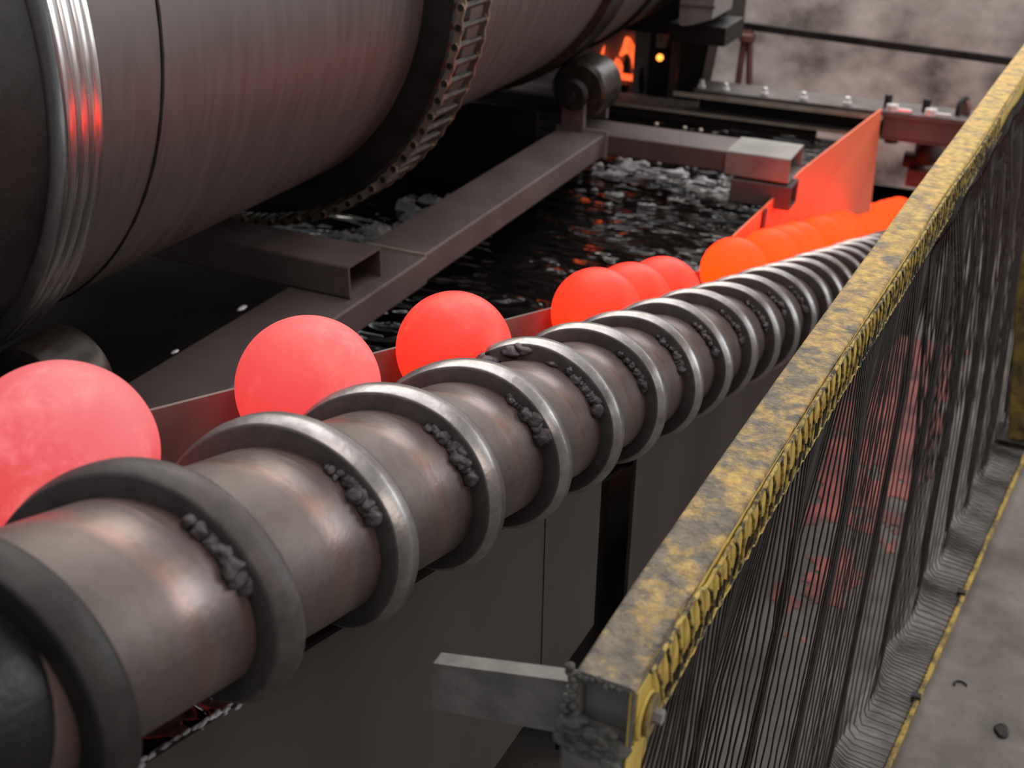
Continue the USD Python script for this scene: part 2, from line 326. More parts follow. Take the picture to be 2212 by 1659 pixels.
M_floor_glow = mat('red_floor_glow', (0.06, 0.05, 0.048), (0.09, 0.07, 0.066), 7, 0.9, emit=((0.02, 0.008, 0.007), (0.24, 0.045, 0.036)), lo=0.3, hi=0.65)  # weak emission added to give the floor its red tint
M_glow = mat('glowing_spark', (0.1, 0.05, 0.03), scale=20, emit=(3.0, 0.9, 0.12), estr=1.0)

# ------------------------------------------------------------------ the setting
from shapely.geometry import box as sbox
fm = trimesh.creation.extrude_polygon(sbox(-6, -1.5, 9, 8).difference(sbox(-0.80, 3.6, -0.25, 5.19)), 0.25, engine='earcut'); fm.apply_translation((0, 0, -0.25))
single('floor', fm, M_concrete, kind='structure', smooth=False)
single('floor', cat_(bbox(-0.9, -0.15, 3.5, 5.3, -0.75, -0.7), bbox(-0.86, -0.80, 3.5, 5.3, -0.7, 0.0), bbox(-0.25, -0.19, 3.5, 5.3, -0.7, -0.001), bbox(-0.80, -0.25, 3.54, 3.6, -0.7, -0.001), bbox(-0.80, -0.25, 5.19, 5.25, -0.7, -0.001)), M_dark, kind='structure', smooth=False)
single('wall_back', bbox(-7, 3, 5.2, 5.5, 0, 1.28), M_wall, kind='structure', smooth=False)

# water tank: walls and water surface
tank = Thing('water_tank', 'open steel quench tank of dark water under the drum', 'tank', (-2.0, 2.0, 0))
WZ = 0.5
gx, gy = np.meshgrid(np.linspace(-3.3, -0.73, 230), np.linspace(0.1, 3.99, 320), indexing='ij')
gz = WZ + (0.003 + 0.008 * np.clip((gx + 1.35) / 0.2, 0, 1)) * (meshkit.fbm(np.stack([gx * 4.5, gy * 9, gx * 0 + 0.3], -1).reshape(-1, 3)).reshape(gx.shape))
nv = gx.shape[1]
ii, jj = np.meshgrid(np.arange(gx.shape[0] - 1), np.arange(nv - 1), indexing='ij'); q = (ii * nv + jj).ravel()
xr = -0.73 + 0.0353 * np.clip(gy - 0.6, 0, 9)          # the right edge follows the guide plate
gx2 = -3.3 + (gx + 3.3) / 2.57 * (xr - 0.02 + 3.3)
wv = np.stack([gx2.ravel(), gy.ravel(), gz.ravel()], 1)
single('water', (wv, np.stack([q, q + nv, q + nv + 1, q + 1], 1)), M_water, 'dark rippling quench water in the tank below the drum', 'water', kind='stuff', smooth=True)
tank.part('side_wall', bbox(-3.42, -3.32, 0.0, 4.0, 0.0, 0.62), M_dark)
tank.part('deck_plate', bbox(-3.3, -1.337, 0.1, 1.97, 0.555, 0.565), M_deck, smooth=False, label='dark deck sheet below the near half of the drum')
tank.part('baffle', bbox(-3.3, -1.345, 3.0, 3.02, 0.3, 0.745), M_matt_black, smooth=False, label='black baffle added below the drum to block reflections in the water')
tank.part('end_wall', bbox(-3.3, -0.72, 3.995, 4.02, 0.0, 0.53), M_dark)

# ------------------------------------------------------------------ screw conveyor (built in its own frame, tilted down away from the camera)
RAB = np.array([[0.9982488, 0.0337892, -0.0485552], [-0.0197548, 0.9641078, 0.2647750], [0.0557590, -0.2633521, 0.9630870]])


def W(a): return np.asarray(a, float) @ RAB.T + np.array([0, 0, 1.6])


SX, SZ, SY0, PITCH, PH, RO, RS = -0.54296, -0.35002, 0.69556, 0.159804, 3.10259, 0.105, 0.0817
FW = 0.0275


def screw_pt(n, a, r, off=0.0):
    a = np.asarray(a, float)
    return np.stack([SX + r * np.cos(a), SY0 + PITCH * (n + (a - PH) / (2 * PI)) + off, SZ - r * np.sin(a)], -1)


sc = Thing('screw_conveyor', 'long steel conveyor screw with a thick bar wound round its shaft', 'screw conveyor', W((SX, 2.5, SZ - 0.2)))
S0, S1 = 0.365, 5.15
ns, na = 480, 97
s_ = np.linspace(S0, S1, ns)[:, None]; a_ = np.linspace(0, 2 * PI, na)[None, :]
pts = np.stack([SX + RS * np.cos(a_) + 0 * s_, s_ + 0 * a_, SZ - RS * np.sin(a_) + 0 * s_], -1)
nz = meshkit.fbm((pts * np.array([14, 14, 14])).reshape(-1, 3)).reshape(ns, na)
nz[:, -1] = nz[:, 0]
k_ = 1 + 0.006 * (nz - nz.mean())
pts[..., 0] = SX + (pts[..., 0] - SX) * k_; pts[..., 2] = SZ + (pts[..., 2] - SZ) * k_
uv = np.stack([(s_ - SY0) / PITCH - (a_ - PH) / (2 * PI), a_ / (2 * PI) + 0 * s_], -1).reshape(-1, 2)
i = np.arange(ns - 1)[:, None] * na; j = np.arange(na - 1)[None, :]
q = np.stack([i + j, i + j + 1, i + na + j + 1, i + na + j], -1).reshape(-1, 4)
sc.part('shaft', (W(pts.reshape(-1, 3)), q), M_shaft, smooth=True, uv=uv, label='brown steel tube with a rubbed helical band')
jm = lathe_y([(S0 - 0.45, 0), (S0 - 0.45, 0.06), (S0 - 0.012, 0.064), (S0 + 0.0, RS * 0.995), (S0 + 0.02, RS + 0.0018), (S0 + 0.045, RS + 0.0016), (S0 + 0.05, RS)], SX, SZ, 64)
jm.vertices = W(np.array(jm.vertices)); sc.part('journal', jm, M_journal, label='wet black end journal of the shaft')

# bar section: st.y runs 0..1 round the section, the worn outer face in the middle
cr = 0.0055
sec = []


def arc(cx, cy, a0, a1, n=4):
    return [(cx + cr * math.cos(a), cy + cr * math.sin(a)) for a in np.linspace(a0, a1, n)]


r0, r1 = RS - 0.004, RO
near, far_ = -FW, 0.0
prof = [(near, r0), (near - 0.0010, r0 + 0.008), (near - 0.0002, r1 - 0.0088), (near + 0.0010, r1 - 0.0070), (near + 0.0026, r1 - 0.0056), (near + 0.0070, r1 - 0.0032), (near + 0.0115, r1 - 0.0012), (near + 0.0150, r1 - 0.0003),
        (far_ - 0.0055, r1), (far_ - 0.002, r1 - 0.0012), (far_ - 0.0003, r1 - 0.004), (far_ + 0.0006, r0 + 0.008), (far_, r0)]
prof = np.array(prof); npf = len(prof)
vy = np.linspace(0, 1, npf)


def flight(t0, t1, ends=(0, 0)):
    n = int((t1 - t0) * 80)
    t = np.linspace(t0, t1, n)          # turns: whole part = turn, fraction from PH-PI
    ang = 2 * PI * t
    wob = 0.0009 * np.sin(ang * 1.7) + 0.0007 * np.sin(ang * 4.3 + 1)
    v = np.zeros((n, npf, 3)); u = np.zeros((n, npf, 2))
    for c in range(npf):
        rr = prof[c, 1] + wob * (prof[c, 1] > RS + 0.01)
        v[:, c, 0] = SX + rr * np.cos(ang); v[:, c, 2] = SZ - rr * np.sin(ang)
        v[:, c, 1] = SY0 + PITCH * (t - PH / (2 * PI)) + prof[c, 0]
        u[:, c, 0] = t; u[:, c, 1] = vy[c]
    i = np.arange(n - 1)[:, None] * npf; j = np.arange(npf - 1)[None, :]
    q = np.stack([i + j, i + j + 1, i + npf + j + 1, i + npf + j], -1).reshape(-1, 4)
    f = np.vstack([q[:, [0, 1, 2]], q[:, [0, 2, 3]]])
    vv = v.reshape(-1, 3); uu = u.reshape(-1, 2)
    for row, flip in ((0, False), (n - 1, True)):                     # end caps
        c = len(vv); vv = np.vstack([vv, v[row].mean(0)]); uu = np.vstack([uu, (t[row], 0.1)])
        a = row * npf + np.arange(npf - 1); tri = np.stack([np.full(npf - 1, c), a + 1, a], 1)
        f = np.vstack([f, tri[:, ::-1] if flip else tri])
    return W(vv), f, uu


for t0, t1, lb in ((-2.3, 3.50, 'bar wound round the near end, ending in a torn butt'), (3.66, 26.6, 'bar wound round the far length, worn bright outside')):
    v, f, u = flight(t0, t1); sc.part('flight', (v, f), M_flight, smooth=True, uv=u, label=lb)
for n in range(0, 12):                 # weld spatter at the root of the bar, once a turn
    ms = []
    for k in range(20):
        a = -1.0 + 0.034 * k + rng.normal(0, 0.02); sz = 0.0052 * rng.uniform(0.55, 1.25) * (1 if n < 5 else 0.8) * (0.65 + 0.6 * k / 20)
        ms.append(rough_lump(W(screw_pt(n, a, RS + 0.001 + rng.uniform(0, 0.005), -FW - 0.001 + rng.normal(0, 0.002))), sz, k + 10 * n + 20, 2, 0.75, (1.0, 1.15, 1.0)))
    sc.part('weld_bead', cat_(*ms), M_weld, smooth=True)
ms = [rough_lump(W(screw_pt(4, -2.28 + 0.075 * k, RS + 0.002 + rng.uniform(0, 0.011) * (k < 9), -FW * 0.5 + rng.normal(0, 0.007))), 0.0062 * rng.uniform(0.6, 1.3), 90 + k, 2, 0.95, (1.2, 1.3, 0.7)) for k in range(14)]
sc.part('torn_butt', cat_(*ms), M_weld, smooth=True, label='jagged torn joint of the bar')

# ------------------------------------------------------------------ hot balls in the groove of the screw
BR = 0.075


def ball(c, m, label, group=None, seed=0):
    s = trimesh.creation.icosphere(subdivisions=5, radius=BR); v = np.array(s.vertices)
    v *= (1 + 0.004 * meshkit.noise(v * 30 + seed, seed))[:, None]
    p = numbered('/World/steel_ball')
    g = usdkit.mesh(stage, p, (v, s.faces), m, smooth=True)
    R = trimesh.transformations.random_rotation_matrix(np.random.default_rng(seed).random(3))
    R[:3, 3] = c
    g.AddTransformOp().Set(Gf.Matrix4d(*R.T.ravel().tolist()))
    keys(g.GetPrim(), label=label, category='ball', group=group)


near_balls = [((-0.6484, 0.54018, 1.12423), 0, 'pinkish red glowing steel ball, largest and nearest, cut by the left edge'),
              ((-0.63329, 0.8483, 1.04056), 1, 'red glowing steel ball with a pale scale patch, second from the left'),
              ((-0.6274, 1.15511, 0.95092), 2, 'bright red glowing steel ball standing alone beside the torn joint of the screw'),
              ((-0.60843, 1.61582, 0.81953), 3, 'nearest ball of the three touching red balls midway along the screw'),
              ((-0.60214, 1.76918, 0.77497), 3, 'middle ball of the three touching red balls midway along the screw'),
              ((-0.593, 1.92325, 0.73337), 3, 'farthest ball of the three touching red balls midway along the screw'),
              ((-0.57156, 2.38861, 0.61934), 4, 'orange glowing steel ball at the near end of the long orange row')]
for n, (c, k, lb) in enumerate(near_balls): ball(c, HOT[k], lb, 'hot steel balls riding on the screw', n + 1)
far_k = [(14, 'second'), (15, 'third'), (16, 'fourth'), (18, 'fifth'), (19, 'sixth'), (20, 'seventh'), (22, 'eighth'), (23, 'ninth'), (24, 'tenth'), (26, 'eleventh'), (27, 'twelfth'), (28, 'thirteenth')]
for k, w in far_k:
    c = W((-0.6735, 0.62418 + PITCH * k, -0.2835 + 0.0024 * (k - 12)))
    ball(c, HOT[4] if k < 21 else HOT_FAR, f'{w} orange glowing ball of the long far row, counted from its near end', 'hot steel balls riding on the screw', k)

# ------------------------------------------------------------------ trough of the screw, guide plate, red plate
tr = Thing('screw_trough', 'brown steel trough casing standing under the conveyor screw', 'trough', (-0.5, 1.6, 0))


def px(Y): return -0.4845 + 0.0345 * (Y - 0.5)


def top_at(Y):
    ys = np.array([W((-0.527, t, -0.4575))[1:] for t in (0.2, 5.0)])
    return ys[0, 1] + (Y - ys[0, 0]) / (ys[1, 0] - ys[0, 0]) * (ys[1, 1] - ys[0, 1])


def side(y0, y1, dx, zb0, zb1=None, dt=0.0):
    zb1 = zb0 if zb1 is None else zb1
    P = [(px(y0) + dx, y0, zb0), (px(y1) + dx, y1, zb1), (px(y1) + dx, y1, top_at(y1) + dt), (px(y0) + dx, y0, top_at(y0) + dt)]
    return plate(P, 0.006, (1, -0.034, 0))


tr.part('side_panel', side(0.40, 0.53, 0, 0.475, dt=-0.012), M_panel, smooth=False)
tr.part('side_panel', side(0.53, 1.087, 0.0, 0.475), M_panel, smooth=False)
tr.part('side_panel', side(1.087, 1.268, 0.0015, 0.475), M_panel, smooth=False)
tr.part('side_panel', side(1.41, 4.45, 0.0, 0.0), M_panel, smooth=False)
tr.part('recess_panel', side(1.262, 1.416, -0.045, 0.2), M_matt_black, smooth=False)  # recess shade given by a black panel colour
tr.part('bottom_plate', plate([W(p) for p in ((-0.548, 0.25, -0.494), (-0.548, 5.0, -0.494), (-0.80, 5.0, -0.494), (-0.80, 0.25, -0.494))], 0.006, RAB[:, 2]), M_matt_black, smooth=False)  # coloured black to keep the gap below the screw dark
tr.part('lower_lip', plate([(px(0.4), 0.4, 0.475), (px(1.12), 1.12, 0.475), (px(1.12) - 0.05, 1.12, 0.475), (px(0.4) - 0.05, 0.4, 0.475)], 0.006, (0, 0, 1)), M_panel, smooth=False)
for Y in (0.5, 1.3, 2.4, 3.6):
    tr.part('leg', bbox(px(Y) - 0.26, px(Y) - 0.2, Y - 0.03, Y + 0.03, 0, top_at(Y) - 0.05), M_dark, smooth=False)
gp = [W(p) for p in ((-0.762, 0.25, -0.296), (-0.762, 2.92, -0.300), (-0.762, 2.92, -0.488), (-0.762, 0.25, -0.488))]
tr.part('guide_plate', plate(gp, 0.006, RAB[:, 0]), M_guide, smooth=False, label='low guide plate behind the glowing balls')
# wet water film at the near end
fl = np.array([rough_lump((px(0.40 + 0.0045 * k) - 0.004 + rng.normal(0, 0.0015), 0.40 + 0.0045 * k, top_at(0.40 + 0.0045 * k) - 0.013), 0.0024 * rng.uniform(0.4, 1.2), k, 1, 0.8, (0.8, 1.8, 0.8)) for k in range(30)], dtype=object)
single('splash_foam', cat_(*fl.tolist()), M_foam, 'thin line of wet foam along the near trough edge', 'foam', kind='stuff', smooth=True)
wx, wy = np.meshgrid(np.linspace(-0.532, -0.74, 60), np.linspace(0.36, 0.72, 120), indexing='ij')
wzf = -0.480 + 0.0035 * meshkit.fbm(np.stack([wx * 40, wy * 40, wx * 0], -1).reshape(-1, 3)).reshape(wx.shape)
qq, ww = np.meshgrid(np.arange(59), np.arange(119), indexing='ij'); q = (qq * 120 + ww).ravel()
single('puddle', (W(np.stack([wx.ravel(), wy.ravel(), wzf.ravel()], 1)), np.stack([q, q + 1, q + 121, q + 120], 1)), M_water, 'black wet film sparkling in the trough under the near screw end', 'water', kind='stuff', smooth=True)

cp = Thing('chute_plate', 'tall steel plate coloured red for the light of the far orange balls', 'plate', (-0.57, 3.3, 0.4))
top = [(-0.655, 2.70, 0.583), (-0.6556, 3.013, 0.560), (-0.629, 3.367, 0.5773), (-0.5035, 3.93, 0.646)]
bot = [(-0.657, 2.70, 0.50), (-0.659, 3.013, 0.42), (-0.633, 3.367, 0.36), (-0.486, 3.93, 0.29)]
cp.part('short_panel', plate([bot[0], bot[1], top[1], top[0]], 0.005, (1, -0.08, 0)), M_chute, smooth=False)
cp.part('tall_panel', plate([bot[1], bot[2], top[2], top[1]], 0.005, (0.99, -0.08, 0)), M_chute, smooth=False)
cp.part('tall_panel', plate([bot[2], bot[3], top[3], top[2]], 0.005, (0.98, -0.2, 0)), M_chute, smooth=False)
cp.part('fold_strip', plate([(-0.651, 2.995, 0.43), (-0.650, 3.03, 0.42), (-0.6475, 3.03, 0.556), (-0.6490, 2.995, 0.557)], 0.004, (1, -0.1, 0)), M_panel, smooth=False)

# added glowing patch that tints the floor red behind the net
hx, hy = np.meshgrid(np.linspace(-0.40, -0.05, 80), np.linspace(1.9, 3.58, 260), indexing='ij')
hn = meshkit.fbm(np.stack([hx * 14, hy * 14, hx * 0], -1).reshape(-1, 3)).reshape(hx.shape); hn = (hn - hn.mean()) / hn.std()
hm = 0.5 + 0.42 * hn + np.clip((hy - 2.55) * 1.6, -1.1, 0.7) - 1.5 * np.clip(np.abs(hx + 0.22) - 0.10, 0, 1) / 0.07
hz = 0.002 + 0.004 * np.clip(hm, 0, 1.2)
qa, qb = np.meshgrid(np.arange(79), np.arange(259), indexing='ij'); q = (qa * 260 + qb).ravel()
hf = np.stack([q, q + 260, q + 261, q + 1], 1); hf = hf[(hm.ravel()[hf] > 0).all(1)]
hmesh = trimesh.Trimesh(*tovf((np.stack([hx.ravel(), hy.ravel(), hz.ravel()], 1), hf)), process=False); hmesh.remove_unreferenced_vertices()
single('floor_glow', hmesh, M_floor_glow, 'added dull red glow patch on the floor behind the net', 'scale', kind='stuff', smooth=True)

# ------------------------------------------------------------------ rotary drum
DX, DZ, DR = -1.6615, 1.6 - 0.3111, 0.52
drum = Thing('rotary_drum', 'large horizontal brown steel rotary drum with a polished tyre and a chain wheel', 'drum', (DX, 2.0, DZ - DR))
drum.part('shell', lathe_y([(-0.6, 0), (-0.6, DR), (1.0, DR), (1.27, DR), (2.0, DR), (3.2, DR), (4.1, DR), (4.1, 0.0)], DX, DZ, 200), M_shell, smooth=30)
R1 = 0.545
ty = 1.046
tw = 0.063
prof1 = [(ty - 0.012, DR - 0.002), (ty - 0.004, R1 - 0.004), (ty, R1)]
for k in range(24):
    u = (k + 0.5) / 24; prof1.append((ty + tw * u, R1 + 0.0006 * math.sin(6 * PI * u) - 0.0009 * (0.27 < u < 0.31) - 0.0009 * (0.60 < u < 0.64)))
prof1 += [(ty + tw, R1), (ty + tw + 0.002, R1 - 0.004), (ty + tw + 0.002, DR - 0.002)]
drum.part('tyre', lathe_y(prof1, DX, DZ, 240), M_tyre, smooth=40, label='polished grooved riding tyre')
drum.part('tyre_flange', lathe_y([(0.80, DR - 0.002), (0.80, DR + 0.012), (0.86, DR + 0.014), (0.872, DR + 0.022), (0.955, DR + 0.020), (0.96, DR + 0.006), (1.03, DR + 0.006), (1.036, DR - 0.002)], DX, DZ, 200), M_dark, label='dark collar beside the tyre')
R3 = 0.538
drum.part('far_tyre', lathe_y([(3.10, DR - 0.002), (3.11, R3 + 0.004), (3.125, R3 + 0.006), (3.14, R3), (3.22, R3), (3.235, R3 + 0.006), (3.25, R3 + 0.004), (3.26, DR - 0.002)], DX, DZ, 200), M_pin, label='dark far riding tyre')
drum.part('end_ring', lathe_y([(3.62, DR - 0.002), (3.62, DR + 0.012), (3.66, DR + 0.012), (3.66, DR - 0.002)], DX, DZ, 160), M_dark)
# chain wheel
R2 = 0.604
y0, y1 = 2.008, 2.115
drum.part('sprocket_flange', lathe_y([(y0, DR - 0.003), (y0, R2 - 0.05), (y0 + 0.004, R2 - 0.02), (y0 + 0.012, R2 - 0.018), (y1 - 0.03, R2 - 0.018), (y1 - 0.026, DR - 0.003)], DX, DZ, 200), M_dark, label='dark disc of the chain wheel')
am = np.linspace(-0.6, 2 * PI - 0.6, 60)
sy = 1.27 + 0.03 * np.sin(am - 0.4)
v = [];
seam_path = np.stack([DX + (DR + 0.0005) * np.cos(am), sy, DZ + (DR + 0.0005) * np.sin(am)], 1)
drum.part('weld_seam', sweep(seam_path, circ(0.0032, 6), up=(0, 1, 0)), M_dark, smooth=True, label='dark weld seam around the shell')

# drive chain around the chain wheel: inner and outer links and rollers
chain = Thing('drive_chain', 'heavy roller chain wrapped round the chain wheel of the drum', 'chain', (DX, 2.06, DZ - R2))
NL = 98
step = 2 * PI / NL
for k in range(NL):
    a0 = k * step; outer = k % 2; ms = []
    for yy in (y0 - 0.002 - 0.004 * outer, y1 - 0.002 + 0.004 * outer):
        c = np.array([[R2 * math.cos(a0) , R2 * math.sin(a0)], [R2 * math.cos(a0 + step), R2 * math.sin(a0 + step)]])
        d = c[1] - c[0]; Ln = np.linalg.norm(d); d /= Ln; nn = np.array([-d[1], d[0]]); out = []
        for t, h in ((-0.2, 0.0), (-0.1, 0.0075), (0.08, 0.0098), (0.5, 0.0066), (0.92, 0.0098), (1.1, 0.0075), (1.2, 0.0), (1.1, -0.0075), (0.92, -0.0098), (0.5, -0.0066), (0.08, -0.0098), (-0.1, -0.0075)):
            out.append(c[0] + d * Ln * t + nn * h)
        chain.part('link_plate', prism([(DX + p[0], DZ + p[1]) for p in out], 1, yy, yy + 0.004), M_chain, smooth=35)
    pn = cyl((DX + R2 * math.cos(a0), y0 - 0.007, DZ + R2 * math.sin(a0)), (DX + R2 * math.cos(a0), y1 + 0.012, DZ + R2 * math.sin(a0)), 0.0072, 10)
    chain.part('pin', pn, M_pin, smooth=35)


# trunnion rollers
def trunnion(name, label, x, y0, y1, z, r, zb, zb2):
    t = Thing(name, label, 'roller', (x, (y0 + y1) / 2, zb))
    ym = y0 + 0.02
    w = lathe_y([(ym, 0.02), (ym, r - 0.012), (ym + 0.008, r - 0.003), (ym + 0.02, r), (y1 - 0.02, r), (y1 - 0.006, r - 0.004), (y1, r - 0.012), (y1, 0.02)], x, z, 64)
    t.part('wheel', w, M_rubber)
    t.part('axle_cap', cyl((x + 0.004, y0 - 0.035, z), (x + 0.004, y0 - 0.012, z), 0.046, 32, 0.008), M_dark)
    t.part('axle_nut', cyl((x + 0.004, y0 - 0.047, z - 0.002), (x + 0.004, y0 - 0.034, z - 0.002), 0.016, 6), M_dark)
    t.part('bracket', prism([(x - 0.035, zb), (x + 0.035, zb), (x + 0.035, z), (x + 0.022, z + 0.03), (x - 0.022, z + 0.03), (x - 0.035, z)], 1, y0 - 0.013, y0 + 0.008), M_beam)
    t.part('bracket', prism([(x - 0.035, zb), (x + 0.035, zb), (x + 0.035, z), (x - 0.035, z)], 1, y1 + 0.006, y1 + 0.024), M_beam)
    t.part('axle', cyl((x, y0, z), (x, y1 + 0.02, z), 0.019, 20), M_dark)
    return t


M_rubber = mat('oily_roller', (0.03, 0.025, 0.022), (0.07, 0.06, 0.052), 16, 0.3, 0.6, rough2=0.4)
BT = 0.676                                   # top of the long beams
trunnion('support_roller', 'dark wheel on a bracket carrying the drum at the far beam corner', -1.268, 3.10, 3.27, 0.79, 0.088, BT, BT)
trunnion('support_roller', 'dark wheel half hidden behind the nearest glowing ball', -1.275, 1.00, 1.13, 0.785, 0.078, BT, BT)


# ------------------------------------------------------------------ frame beams (rectangular hollow sections)
def hollow(x0, x1, y0, y1, z0, z1, axis, wall=0.005, rad=0.006):
    """rectangular tube along axis ('x' or 'y'), open ends."""
    if axis == 'x': a0, a1, b0, b1 = y0, y1, z0, z1
    else: a0, a1, b0, b1 = x0, x1, z0, z1

    def ring(i):
        p = []; r = max(rad - i, 0.0015)
        for cx_, cz_, s in ((a1 - i - r, b1 - i - r, 0), (a0 + i + r, b1 - i - r, 1), (a0 + i + r, b0 + i + r, 2), (a1 - i - r, b0 + i + r, 3)):
            for q in range(4): p.append((cx_ + r * math.cos(PI / 2 * (s + q / 3)), cz_ + r * math.sin(PI / 2 * (s + q / 3))))
        return np.array(p)
    o, n_ = ring(0), ring(wall); k = len(o); v = []
    for e in ((x0, x1) if axis == 'x' else (y0, y1)):
        for rg in (o, n_):
            v.append(np.c_[np.full(k, e), rg] if axis == 'x' else np.c_[rg[:, 0], np.full(k, e), rg[:, 1]])
    v = np.vstack(v); f = []
    for j in range(k):
        j2 = (j + 1) % k
        f += [(j, j2, 2 * k + j2, 2 * k + j), (k + j, 3 * k + j, 3 * k + j2, k + j2), (j, k + j, k + j2, j2), (2 * k + j, 2 * k + j2, 3 * k + j2, 3 * k + j)]
    m = trimesh.Trimesh(*tovf((v, f)), process=False); m.fix_normals(); return m


bz0, bz1 = 0.61, BT
b = Thing('support_beam', 'near length of the long box beam running beneath the drum', 'beam', (-1.24, 1.2, bz0))
b.part('tube', hollow(-1.335, -1.1625, 0.2, 2.018, bz0, bz1, 'y'), M_beam, smooth=40)
b = Thing('support_beam', 'far length of the long box beam, ending at the wheel bracket', 'beam', (-1.24, 2.6, bz0))
b.part('tube', hollow(-1.318, -1.168, 2.024, 3.10, bz0 + 0.002, bz1 + 0.003, 'y'), M_beam, smooth=40)
b.part('butt_plate', bbox(-1.32, -1.166, 2.0185, 2.0235, bz1 - 0.006, bz1 + 0.005), M_bright, smooth=False)
b.part('end_plate', bbox(-1.325, -1.160, 3.10, 3.106, bz0 - 0.004, bz1 + 0.012), M_pale, smooth=False)
t = Thing('cross_tube', 'open ended box tube lying across the beam below the drum', 'tube', (-1.6, 1.8, BT))
t.part('tube', hollow(-2.4, -1.183, 1.744, 1.868, BT + 0.001, BT + 0.072, 'x'), M_beam, smooth=40)
t = Thing('cross_tube', 'far box tube reaching from the beam corner over the red plate', 'tube', (-0.9, 3.2, bz0))
t.part('tube', hollow(-1.300, -0.780, 3.110, 3.262, bz0 + 0.004, bz1, 'x'), M_beam, smooth=40)
t.part('sleeve', hollow(-0.800, -0.617, 3.104, 3.268, bz0 - 0.002, bz1 + 0.004, 'x'), M_pale, smooth=40, label='paler end sleeve')
t.part('stub', hollow(-0.778, -0.604, 3.100, 3.19, bz0 - 0.078, bz0 - 0.008, 'x'), M_beam, smooth=40, label='short stub hung below the end')
for xx in (-1.07, -0.93, -0.98): t.part('weld_dab', rough_lump((xx, 3.28, bz1 + 0.002), 0.006, int(-xx * 100), 1), M_bright)
for (x, y, s) in ((-1.345, 1.61, 7), (-1.335, 1.40, 8)):
    single('scale_flake', rough_lump((x, y, BT + 0.004), 0.006 if s == 7 else 0.004, s, 1, 0.5, (0.8, 2.0, 0.6)), M_white, 'small white flake on the near beam edge, ' + ('by the cross tube' if s == 7 else 'nearer the drum shadow'), 'flake')

# foam on the water
def foam(name, cx, cy, lx, ly, seed, label, hh=0.02, n=110):
    gx_, gy_ = np.meshgrid(np.linspace(-1, 1, n), np.linspace(-1, 1, n), indexing='ij')
    P = np.stack([gx_ * lx * 7 + seed * 5, gy_ * ly * 16, gx_ * 0], -1).reshape(-1, 3)
    nz_ = meshkit.fbm(P * 1.6).reshape(n, n); nf = meshkit.fbm(P * 5 + 3).reshape(n, n)
    nz_ = (nz_ - nz_.mean()) / nz_.std(); nf = (nf - nf.mean()) / nf.std()
    m_ = 1.25 - 1.5 * (gx_ ** 2 + gy_ ** 2) + 0.55 * nz_ + 0.25 * nf
    z_ = WZ - 0.012 + hh * np.clip(m_ - 0.1, -0.3, 1.5) * (0.6 + 0.10 * nf)
    v_ = np.stack([cx + lx * gx_, cy + ly * gy_, z_], -1).reshape(-1, 3)
    ii_, jj_ = np.meshgrid(np.arange(n - 1), np.arange(n - 1), indexing='ij'); q_ = (ii_ * n + jj_).ravel()
    F_ = np.stack([q_, q_ + n, q_ + n + 1, q_ + 1], 1); F_ = F_[(m_.ravel()[F_] > 0.0).all(1)]
    t_ = trimesh.Trimesh(*tovf((v_, F_)), process=False); t_.remove_unreferenced_vertices()
    single(name, t_, M_foam, label, 'foam', kind='stuff', smooth=True)


foam('water_foam', -1.02, 3.28, 0.33, 0.30, 3, 'white churning foam below the far box tube')
foam('water_foam', -1.52, 2.58, 0.18, 0.34, 5, 'white splashing foam beside the chain wheel', hh=0.032)

# ------------------------------------------------------------------ back of the hall: tank rim beam, handrail, furnace front
rb = Thing('rim_beam', 'dark flanged beam with bright bolts across the far end of the tank', 'beam', (-1.0, 4.05, 0.53))
rb.part('top_flange', bbox(-1.165, -0.22, 3.97, 4.13, 0.612, 0.628), M_grey, smooth=False)
rb.part('web', bbox(-1.16, -0.50, 4.04, 4.055, 0.545, 0.612), M_black, smooth=False)
rb.part('bottom_flange', bbox(-3.2, -0.22, 3.98, 4.13, 0.532, 0.545), M_grey, smooth=False)
rb.part('lit_edge', bbox(-1.24, -0.5, 3.966, 3.972, 0.598, 0.6125), M_bright, smooth=False)  # bright strips paint the lit front edges of the flanges
rb.part('lit_edge', bbox(-1.62, -0.5, 3.976, 3.982, 0.534, 0.5425), M_bright, smooth=False)
rb.part('end_web', bbox(-0.497, -0.22, 3.975, 3.99, 0.545, 0.612), M_beam, smooth=False)
for x in (-1.146, -1.057, -0.916, -0.779, -0.629):
    rb.part('bolt', cat_(cyl((x, 4.0, 0.628), (x, 4.0, 0.642), 0.015, 6, 0.003), cyl((x, 4.0, 0.642), (x, 4.0, 0.657), 0.0095, 12, 0.003)), M_white, smooth=30)  # glints of the wet bolts put in as near-white colour
for x in (-0.490, -0.365):
    rb.part('clamp', cat_(bbox(x, x + 0.075, 3.985, 4.005, 0.629, 0.638), cyl((x + 0.012, 3.99, 0.629), (x + 0.012, 3.99, 0.65), 0.02, 8)), M_white, smooth=30, label='bright clamp')
    rb.part('clamp_bolt', cyl((x - 0.01, 4.03, 0.628), (x - 0.01, 4.03, 0.672), 0.013, 8), M_dark)
hr = Thing('handrail', 'thin dark rail crossing in front of the stained wall on a red stand', 'handrail', (-0.7, 4.6, 0.5))
hr.part('rail', sweep([(-1.32, 4.6, 0.752), (-0.17, 4.6, 0.709), (0.25, 4.6, 0.695)], [(-0.012, -0.013), (0.012, -0.013), (0.012, 0.013), (-0.012, 0.013)]), M_dark, smooth=False)
hr.part('post', sweep([(-1.168, 4.6, 0.49), (-1.160, 4.6, 0.70), (-1.158, 4.6, 0.735)], circ(0.014, 10), up=(0, 1, 0)), M_red, smooth=True)
